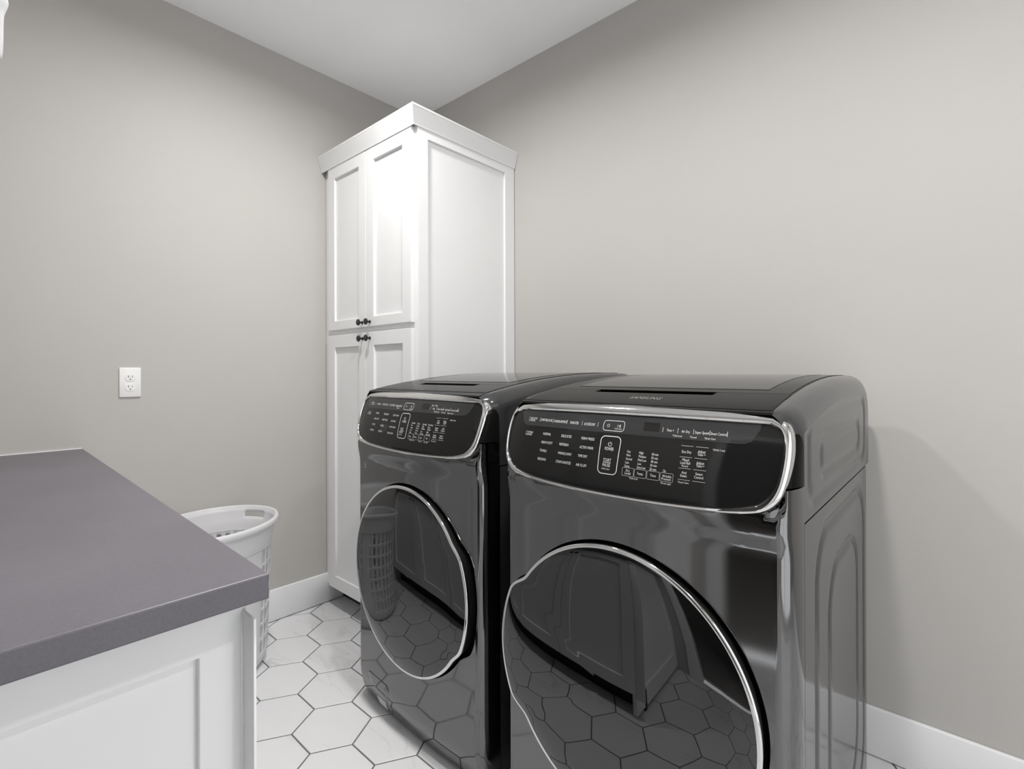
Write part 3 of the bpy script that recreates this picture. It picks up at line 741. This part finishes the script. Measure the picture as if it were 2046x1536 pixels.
def make_machine(name, label, loc, rz, hs, prints, washer):
    e = empty(name, loc, label, 'washer' if washer else 'dryer', rz=rz)
    # inner chassis, base and feet
    box('chassis', -0.336, 0.336, -0.755, -0.004, 0.03, 1.04, M['black'], e)
    for sx in (-0.28, 0.28):
        for sy in (-0.68, -0.08):
            lathe('foot', [(0.022, -loc[2] + 0.0005), (0.022, 0.012), (0.008, 0.014), (0.008, 0.031)], M['black'], e, (sx, sy, 0), (0, 0, 1), 16)
    # lower side panels with pressed grooves
    link('side_panel', LOW_SIDE, None, e)
    o = link('side_panel', LOW_SIDE, None, e); o.scale = (-1, 1, 1)
    box('back_panel', -0.342, 0.342, -0.003, 0.001, 0.025, 0.9135, M['side'], e)
    # front panel around the door opening (polar mesh between opening and outer edge)
    NT = 320; smax, zb, zt = 0.328, 0.010, 0.984
    angs = sorted(set([2 * math.pi * k / NT for k in range(NT)] + [math.atan2(z - DZ, s) % (2 * math.pi) for s in (-smax, smax) for z in (zb, zt)]))
    def hole_r(th): return door_r(th, hs, 0.303, 0.023)
    RK = [0.0, 0.02, 0.05, 0.1, 0.18, 0.26, 0.34, 0.42, 0.5, 0.58, 0.66, 0.74, 0.82, 0.9, 1.0]
    vs, ns = [], []
    for k in RK:
        for a in angs:
            ca, sa = math.cos(a), math.sin(a)
            r0 = hole_r(a)
            ro = min(smax / abs(ca) if abs(ca) > 1e-6 else 9, ((zt if sa > 0 else zb) - DZ) / sa if abs(sa) > 1e-6 else 9)
            ro = max(ro, r0 + 0.001)
            r = r0 + (ro - r0) * k
            p = front_pt(r * ca, DZ + r * sa)
            if k == 0: p = (p[0], p[1] + 0.003, p[2])
            vs.append(p); ns.append(front_normal(r * ca, DZ + r * sa))
    fs = grid_faces(len(RK), len(angs), True)
    for sg in (-1, 1):                                   # rounded vertical edges
        base = len(vs)
        sv = [0.328 + 0.072 * q / 18 for q in range(19)]
        zv = sorted(set([zb + (zt - zb) * q / 60 for q in range(61)]))
        vs += [front_pt(sg * q, z) for z in zv for q in sv]
        ns += [front_normal(sg * min(q, 0.3983), z) for z in zv for q in sv]
        fs += [tuple(base + i for i in (f if sg > 0 else f[::-1])) for f in grid_faces(len(zv), len(sv))]
    me = bpy.data.meshes.new('front_panel'); me.from_pydata(vs, [], fs)
    flip = [i for i, p in enumerate(me.polygons) if p.normal.dot(ns[p.vertices[0]]) < 0]
    if flip:
        fl = set(flip); me.clear_geometry(); me.from_pydata(vs, [], [f[::-1] if i in fl else f for i, f in enumerate(fs)])
    for p in me.polygons: p.use_smooth = True
    me.normals_split_custom_set_from_vertices([tuple(n) for n in ns])
    link('front_panel', me, M['steel'], e)
    # recess behind the door
    vs = []
    for d, kk in ((0.0035, 1.0), (0.03, 0.985), (0.036, 0.96), (0.036, 0.0)):
        for a in angs:
            r = hole_r(a) * kk
            p = front_pt(r * math.cos(a), DZ + r * math.sin(a))
            q = front_pt(0.95 * hole_r(a) * math.cos(a), DZ)
            vs.append((p[0], (p[1] + d) if kk > 0.98 else -0.80, p[2]))
    mesh('door_recess', vs, grid_faces(4, len(angs), True), M['black'], e, True)
    # door: rim ring, dark edge, domed glass
    door = None
    NA = 160
    bump = 0.013 if washer else 0.024
    def ring(prof):
        out = []
        for dr, y in prof:
            for k in range(NA):
                a = 2 * math.pi * k / NA
                r = door_r(a, hs, 0.297, bump) + dr
                out.append((r * math.cos(a), y, DZ + r * math.sin(a)))
        return out
    RIMY = -0.857
    vs = ring([(-0.012, -0.815), (-0.006, -0.822), (-0.002, RIMY + 0.012), (-0.001, RIMY + 0.006)])
    door = sharp(mesh('door', vs, grid_faces(4, NA, True), M['black'], e, True), 60)
    vs = ring([(-0.0005, RIMY + 0.006), (0.0012, RIMY + 0.002), (0.0005, RIMY - 0.002), (-0.003, RIMY - 0.0042), (-0.0075, RIMY - 0.0035)])
    mesh('chrome_rim', vs, grid_faces(5, NA, True), M['chrome'], door, True)
    vs, KR = [], [1.0, 0.985, 0.96, 0.92, 0.86, 0.78, 0.66, 0.5, 0.33, 0.16, 0.03]
    for kr in KR:
        for k in range(NA):
            a = 2 * math.pi * k / NA
            base = door_r(a, hs, 0.297, bump) - 0.0075
            r = base * kr
            vs.append((r * math.cos(a), RIMY - 0.0035 - 0.013 * (1 - kr ** 2) - 0.006 * (1 - kr ** 10), DZ + r * math.sin(a)))
    mesh('door_glass', vs, grid_faces(len(KR), NA, True) + [tuple((len(KR)-1)*NA + k for k in range(NA))], M['glass'], door, True)
    # console wrap behind the bezel
    vs = []
    ss = [-0.400 + 0.800 * k / 80 for k in range(81)]
    for z, ins in ((0.9865, 0.0), (1.03, 0.0), (1.06, 0.0005), (1.078, 0.003), (1.093, 0.008), (1.105, 0.016), (1.113, 0.027), (1.1175, 0.042)):
        for s in ss:
            x, y = plan(s, -0.845 + (yc(z) - yc(0.9865)))
            vs.append((x * (1 - ins / HW), min(y + ins * 0.55, SEAM), z))
    mesh('console', vs, grid_faces(8, 81), M['top'], e, True)
    # chrome bezel
    loops = [(0.0005, 0.022), (0.0005, 0.004), (0.18, -0.0035), (0.5, -0.006), (0.8, -0.0055), (1.0, -0.001), (1.02, 0.006)]
    vs = []
    for t, dy in loops:
        for (ox, oz), (gx, gz) in zip(BEZ_LOOP, GLASS_LOOP):
            x, z = ox + (gx - ox) * t, oz + (gz - oz) * t
            vs.append((x, y_panel(x, z) + dy, z))
    sharp(mesh('bezel', vs, grid_faces(len(loops), len(BEZ_LOOP), True), M['chrome'], e, True), 45)
    # control glass
    KG = [1.0, 0.97, 0.9, 0.8, 0.65, 0.45, 0.2]
    vs = []
    for k in KG:
        for gx, gz in GLASS_LOOP:
            x, z = gx * k, 1.022 + (gz - 1.022) * k
            vs.append((x, y_panel(x, z), z))
    ng = len(GLASS_LOOP)
    cp = mesh('control_panel', vs, grid_faces(len(KG), ng, True) + [tuple((len(KG)-1)*ng + k for k in range(ng))], M['panel'], e, True)
    # lighter upper strip printed on the glass
    pr = Print(lambda x, z: (x, y_panel(x, z) - 0.0004, z))
    cols = 48
    a, fs = [], []
    for k in range(cols + 1):
        x = -0.292 + 0.574 * k / cols
        e0 = max(0.0, (abs(x) if x < 0 else x + 0.01) - 0.262) / 0.03
        zlo = 1.0585 + (0.028 * (1 - math.sqrt(max(0.0, 1 - min(1, e0) ** 2))))
        zhi = 1.0965 if abs(x) < 0.27 else 1.0965 - 0.1 * (abs(x) - 0.27)
        a += [(x, zlo + (zhi - zlo) * q / 6) for q in range(7)]
    fs = grid_faces(cols + 1, 7)
    pr.poly(a, fs); pr.build('status_strip', M['strip'], cp)
    pr = Print(lambda x, z: (x, y_panel(x, z) - 0.0007, z))
    pr.poly([(0.0575 + 0.035 * i / 4, 1.0695 + 0.017 * j / 4) for i in range(5) for j in range(5)], grid_faces(5, 5))
    pr.build('display', M['display'], cp)
    # lettering
    pr = Print(lambda x, z: (x, y_panel(x, z) - 0.0008, z))
    for it in prints.split('|'):
        if not it: continue
        t, x, z, w = it.split('~')
        x, z, w = float(x), float(z), float(w)
        h = None
        if t.isupper() and t not in ('DRYER', 'DELICATE', 'TUMBLE', 'COMPACT', 'WASHER', 'LARGE'): h = 0.0058
        if t in ('POWER', 'START', 'PAUSE'): h = 0.0070
        if t in ('DRYER', 'DELICATE', 'TUMBLE', 'COMPACT', 'WASHER', 'LARGE'): h = 0.0042
        if not t.isupper(): h = 0.0050
        if t.startswith('*') or t.startswith('Hold'): h = 0.0036
        pr.text(t, x, z, w, h)
    for x in ((-0.2247, -0.1825, -0.1404, -0.0972, -0.0542, 0.1004, 0.1319, 0.1634, 0.1948, 0.2267)):
        pr.line([(x, 1.0695), (x, 1.079)], 0.0007)
    for zz in (1.074, 1.040):
        pr.line([(-0.2625, zz - 0.0055), (-0.2625, zz + 0.0045), (-0.2605, zz + 0.0045)], 0.0006)
    pr.rrect(-0.0135, 1.0740, 0.0258, 0.0106, 0.0062, 0.0011)
    pr.power(-0.0268, 1.0743, 0.0030, 0.0007)
    pr.line([(-0.0042, 1.0715), (-0.0042, 1.0772), (-0.0002, 1.0743)], 0.0007, True)
    for dx in (0.0012, 0.0030): pr.line([(dx, 1.0715), (dx, 1.0772)], 0.0009)
    pr.rrect(-0.0138, 1.0125, 0.0238, 0.0392, 0.0100, 0.0017, 0.04)
    pr.power(-0.0142, 1.0356, 0.0042, 0.0010)
    pr.line([(-0.0248, 0.9968), (-0.0062, 0.9968)], 0.0010)
    for bx in (0.0362, 0.0642, 0.0925, 0.1208): pr.rrect(bx, 0.9835, 0.0132, 0.0082, 0.0022, 0.00045)
    for lz in (1.0470, 1.0260, 1.0048, 0.9835):
        for lx in (0.1555, 0.1843): pr.line([(lx - 0.0120, lz), (lx + 0.0120, lz)], 0.0005)
    if not washer:
        pr.line([(0.1885, 1.0323), (0.1905, 1.0345), (0.1925, 1.0323)], 0.0006)
        pr.line([(0.1885, 1.0137), (0.1905, 1.0115), (0.1925, 1.0137)], 0.0006)
    tag(pr.build('lettering', M['ink'], cp), kind='stuff')
    # upper housing: rounded top with sides
    cross = []
    xs_flat = [-0.305, -0.292, -0.22, -0.15, -0.05, 0.05, 0.15, 0.22, 0.292, 0.305]
    vs, drop = [], 0.046
    ncol = 0
    for y, z in TOP:
        hw = HW if y >= -0.764 else HW - 0.022 * ((-0.763 - y) / 0.04) ** 1.5
        sc = hw / HW
        row = []
        lowz = 0.9165
        sidez = [lowz, lowz + 0.25 * (z - drop - lowz), lowz + 0.6 * (z - drop - lowz), z - drop]
        if y >= -0.7635:
            L = [(-hw, q) for q in sidez]
        else:
            L = [(-hw, max(q, 1.06 if z - drop > 1.06 else q)) for q in sidez]
        arc = [(-(0.305 + 0.038 * math.cos(a)) * sc, z - drop + drop * math.sin(a)) for a in [math.radians(x) for x in (15, 30, 45, 60, 75)]]
        half = L + arc
        row = half + [(x * sc, z) for x in xs_flat] + [(-x, q) for x, q in half[::-1]]
        ncol = len(row)
        vs += [(x, y, q) for x, q in row]
    i0 = next(i for i, t in enumerate(TOP) if abs(t[0] + 0.688) < 1e-6)
    j0 = 9 + 3
    seam_row = next(i for i, t in enumerate(TOP) if abs(t[0] + 0.763) < 1e-6)
    def sk(i, j):
        if i == i0 and 9 + 3 <= j < 9 + 6: return True
        if i >= seam_row and (j < 3 or j > ncol - 5): return True
        return False
    fs = grid_faces(len(TOP), ncol, False, sk) + [tuple((len(TOP)-1) * ncol + k for k in range(ncol))]
    # sides of the housing are the plain grey metal, the crown is darker
    up = mesh('upper_housing', vs, fs, M['side'], e, True)
    up.data.materials.append(M['top'])
    sharp(up, 50)
    # pressed outline on the upper sides
    link('upper_side_panel', UP_SIDE, None, e)
    o = link('upper_side_panel', UP_SIDE, None, e); o.scale = (-1, 1, 1)
    # front strip, lid, lid window
    def slab(nm, y0, y1, x1, lift, m, par, hole=None, cut=0.0):
        ys = sorted(set([y0, y1] + [t[0] for t in TOP if y0 < t[0] < y1] + ([-0.688, -0.658] if hole and y0 < -0.688 else [])))
        xs = [-x1, -0.15, -0.05, 0.05, 0.15, x1]
        v = []
        for lf in (lift, -0.004):
            for y in ys:
                for x in xs:
                    c = cut * max(0.0, (y0 + 0.05 - y) / 0.05)
                    v.append((x * (1 - c), y, z_top(y) + lf))
        nr, nc = len(ys), len(xs)
        def sk2(i, j): return bool(hole) and abs(ys[i] + 0.688) < 1e-5 and 1 <= j <= 3
        f = grid_faces(nr, nc, False, sk2)
        b = nr * nc
        for i in range(nr - 1):
            f += [(i*nc, (i+1)*nc, b+(i+1)*nc, b+i*nc), (i*nc+nc-1, (i+1)*nc+nc-1, b+(i+1)*nc+nc-1, b+i*nc+nc-1)]
        for j in range(nc - 1):
            f += [(j, j+1, b+j+1, b+j), ((nr-1)*nc+j, (nr-1)*nc+j+1, b+(nr-1)*nc+j+1, b+(nr-1)*nc+j)]
        return sharp(mesh(nm, v, f, m, par, True), 30)
    gap_y = -0.773 if washer else -0.7955
    slab('front_joint', -0.8028, gap_y + 0.002, 0.300, 0.0006, M['black'], e)
    slab('top_joint', -0.70, -0.057, 0.2995, 0.0006, M['black'], e, True)
    slab('front_strip', gap_y, -0.6585, 0.298, 0.0018, M['top'], e, True)
    lid = slab('lid', -0.6555, -0.06, 0.296, 0.0018, M['top'], e)
    slab('lid_window', -0.615, -0.09, 0.245, 0.0026, M['lid'], lid)
    gv = []
    for z0 in (0.0, -0.022):
        for y in (-0.688, -0.658):
            for x in (-0.15, 0.15): gv.append((x, y, z_top(y) + z0))
    mesh('handle_slot', gv, [(4, 5, 7, 6), (0, 1, 5, 4), (2, 3, 7, 6), (0, 2, 6, 4), (1, 3, 7, 5)], M['black'], e)
    # dark joint in front of the strip
    if not washer:
        lg = Print(lambda x, y: (x, y, z_top(y) + 0.0020))
        lg.text('SAMSUNG', 0.018, -0.738, 0.076, 0.020)
        lg.build('logo', M['chrome'], e)
    return e

dryer = make_machine('clothes_dryer', 'black stainless clothes dryer nearest the camera with handle on door left', (1.918, -0.12, 0.0), 0.0, -1, DRYER_PRINT, False)
washer = make_machine('washing_machine', 'black stainless washing machine between the tall white cabinet and the dryer', (1.1621, -0.0913, 0.0066), -0.0303, 1, WASHER_PRINT, True)

# drain filter cover, energy sticker and emblem on the washer front
def front_patch(name, pts, lift, m, parent, thick=0.004, n=8):
    """rounded patch following the front panel; pts = outline in (s, z)"""
    cx = sum(p[0] for p in pts) / len(pts); cz = sum(p[1] for p in pts) / len(pts)
    vs = []
    for k, lf in ((1.0, -0.002), (1.0, lift - 0.0006), (0.99, lift), (0.6, lift), (0.2, lift)):
        for s, z in pts: vs.append(front_pt(cx + (s - cx) * k, cz + (z - cz) * k, lf))
    m_ = len(pts)
    return sharp(mesh(name, vs, grid_faces(5, m_, True) + [tuple(4*m_ + k for k in range(m_))], m, parent, True), 40)
def rrect_pts(x0, x1, z0, z1, r, n=6):
    out = []
    for cx, cz, a0 in ((x1-r, z1-r, 0), (x0+r, z1-r, 90), (x0+r, z0+r, 180), (x1-r, z0+r, 270)):
        for k in range(n + 1):
            a = math.radians(a0 + 90 * k / n); out.append((cx + r * math.cos(a), cz + r * math.sin(a)))
    return out
front_patch('filter_cover_joint', rrect_pts(-0.2535, -0.1125, 0.0118, 0.1225, 0.016), 0.0006, M['black'], washer)
fc = front_patch('filter_cover', rrect_pts(-0.2515, -0.1145, 0.0135, 0.1205, 0.0145), 0.0016, M['steel'], washer)
front_patch('energy_sticker', rrect_pts(-0.204, -0.147, 0.0165, 0.050, 0.001, 2), 0.0024, M['paper'], washer)
em = Print(lambda x, z: front_pt(x, z, 0.0008))
em.rrect(-0.271, 0.852, 0.006, 0.009, 0.001, 0.0010)
em.line([(-0.274, 0.853), (-0.268, 0.853)], 0.0012)
em.build('emblem', M['ink'], washer)
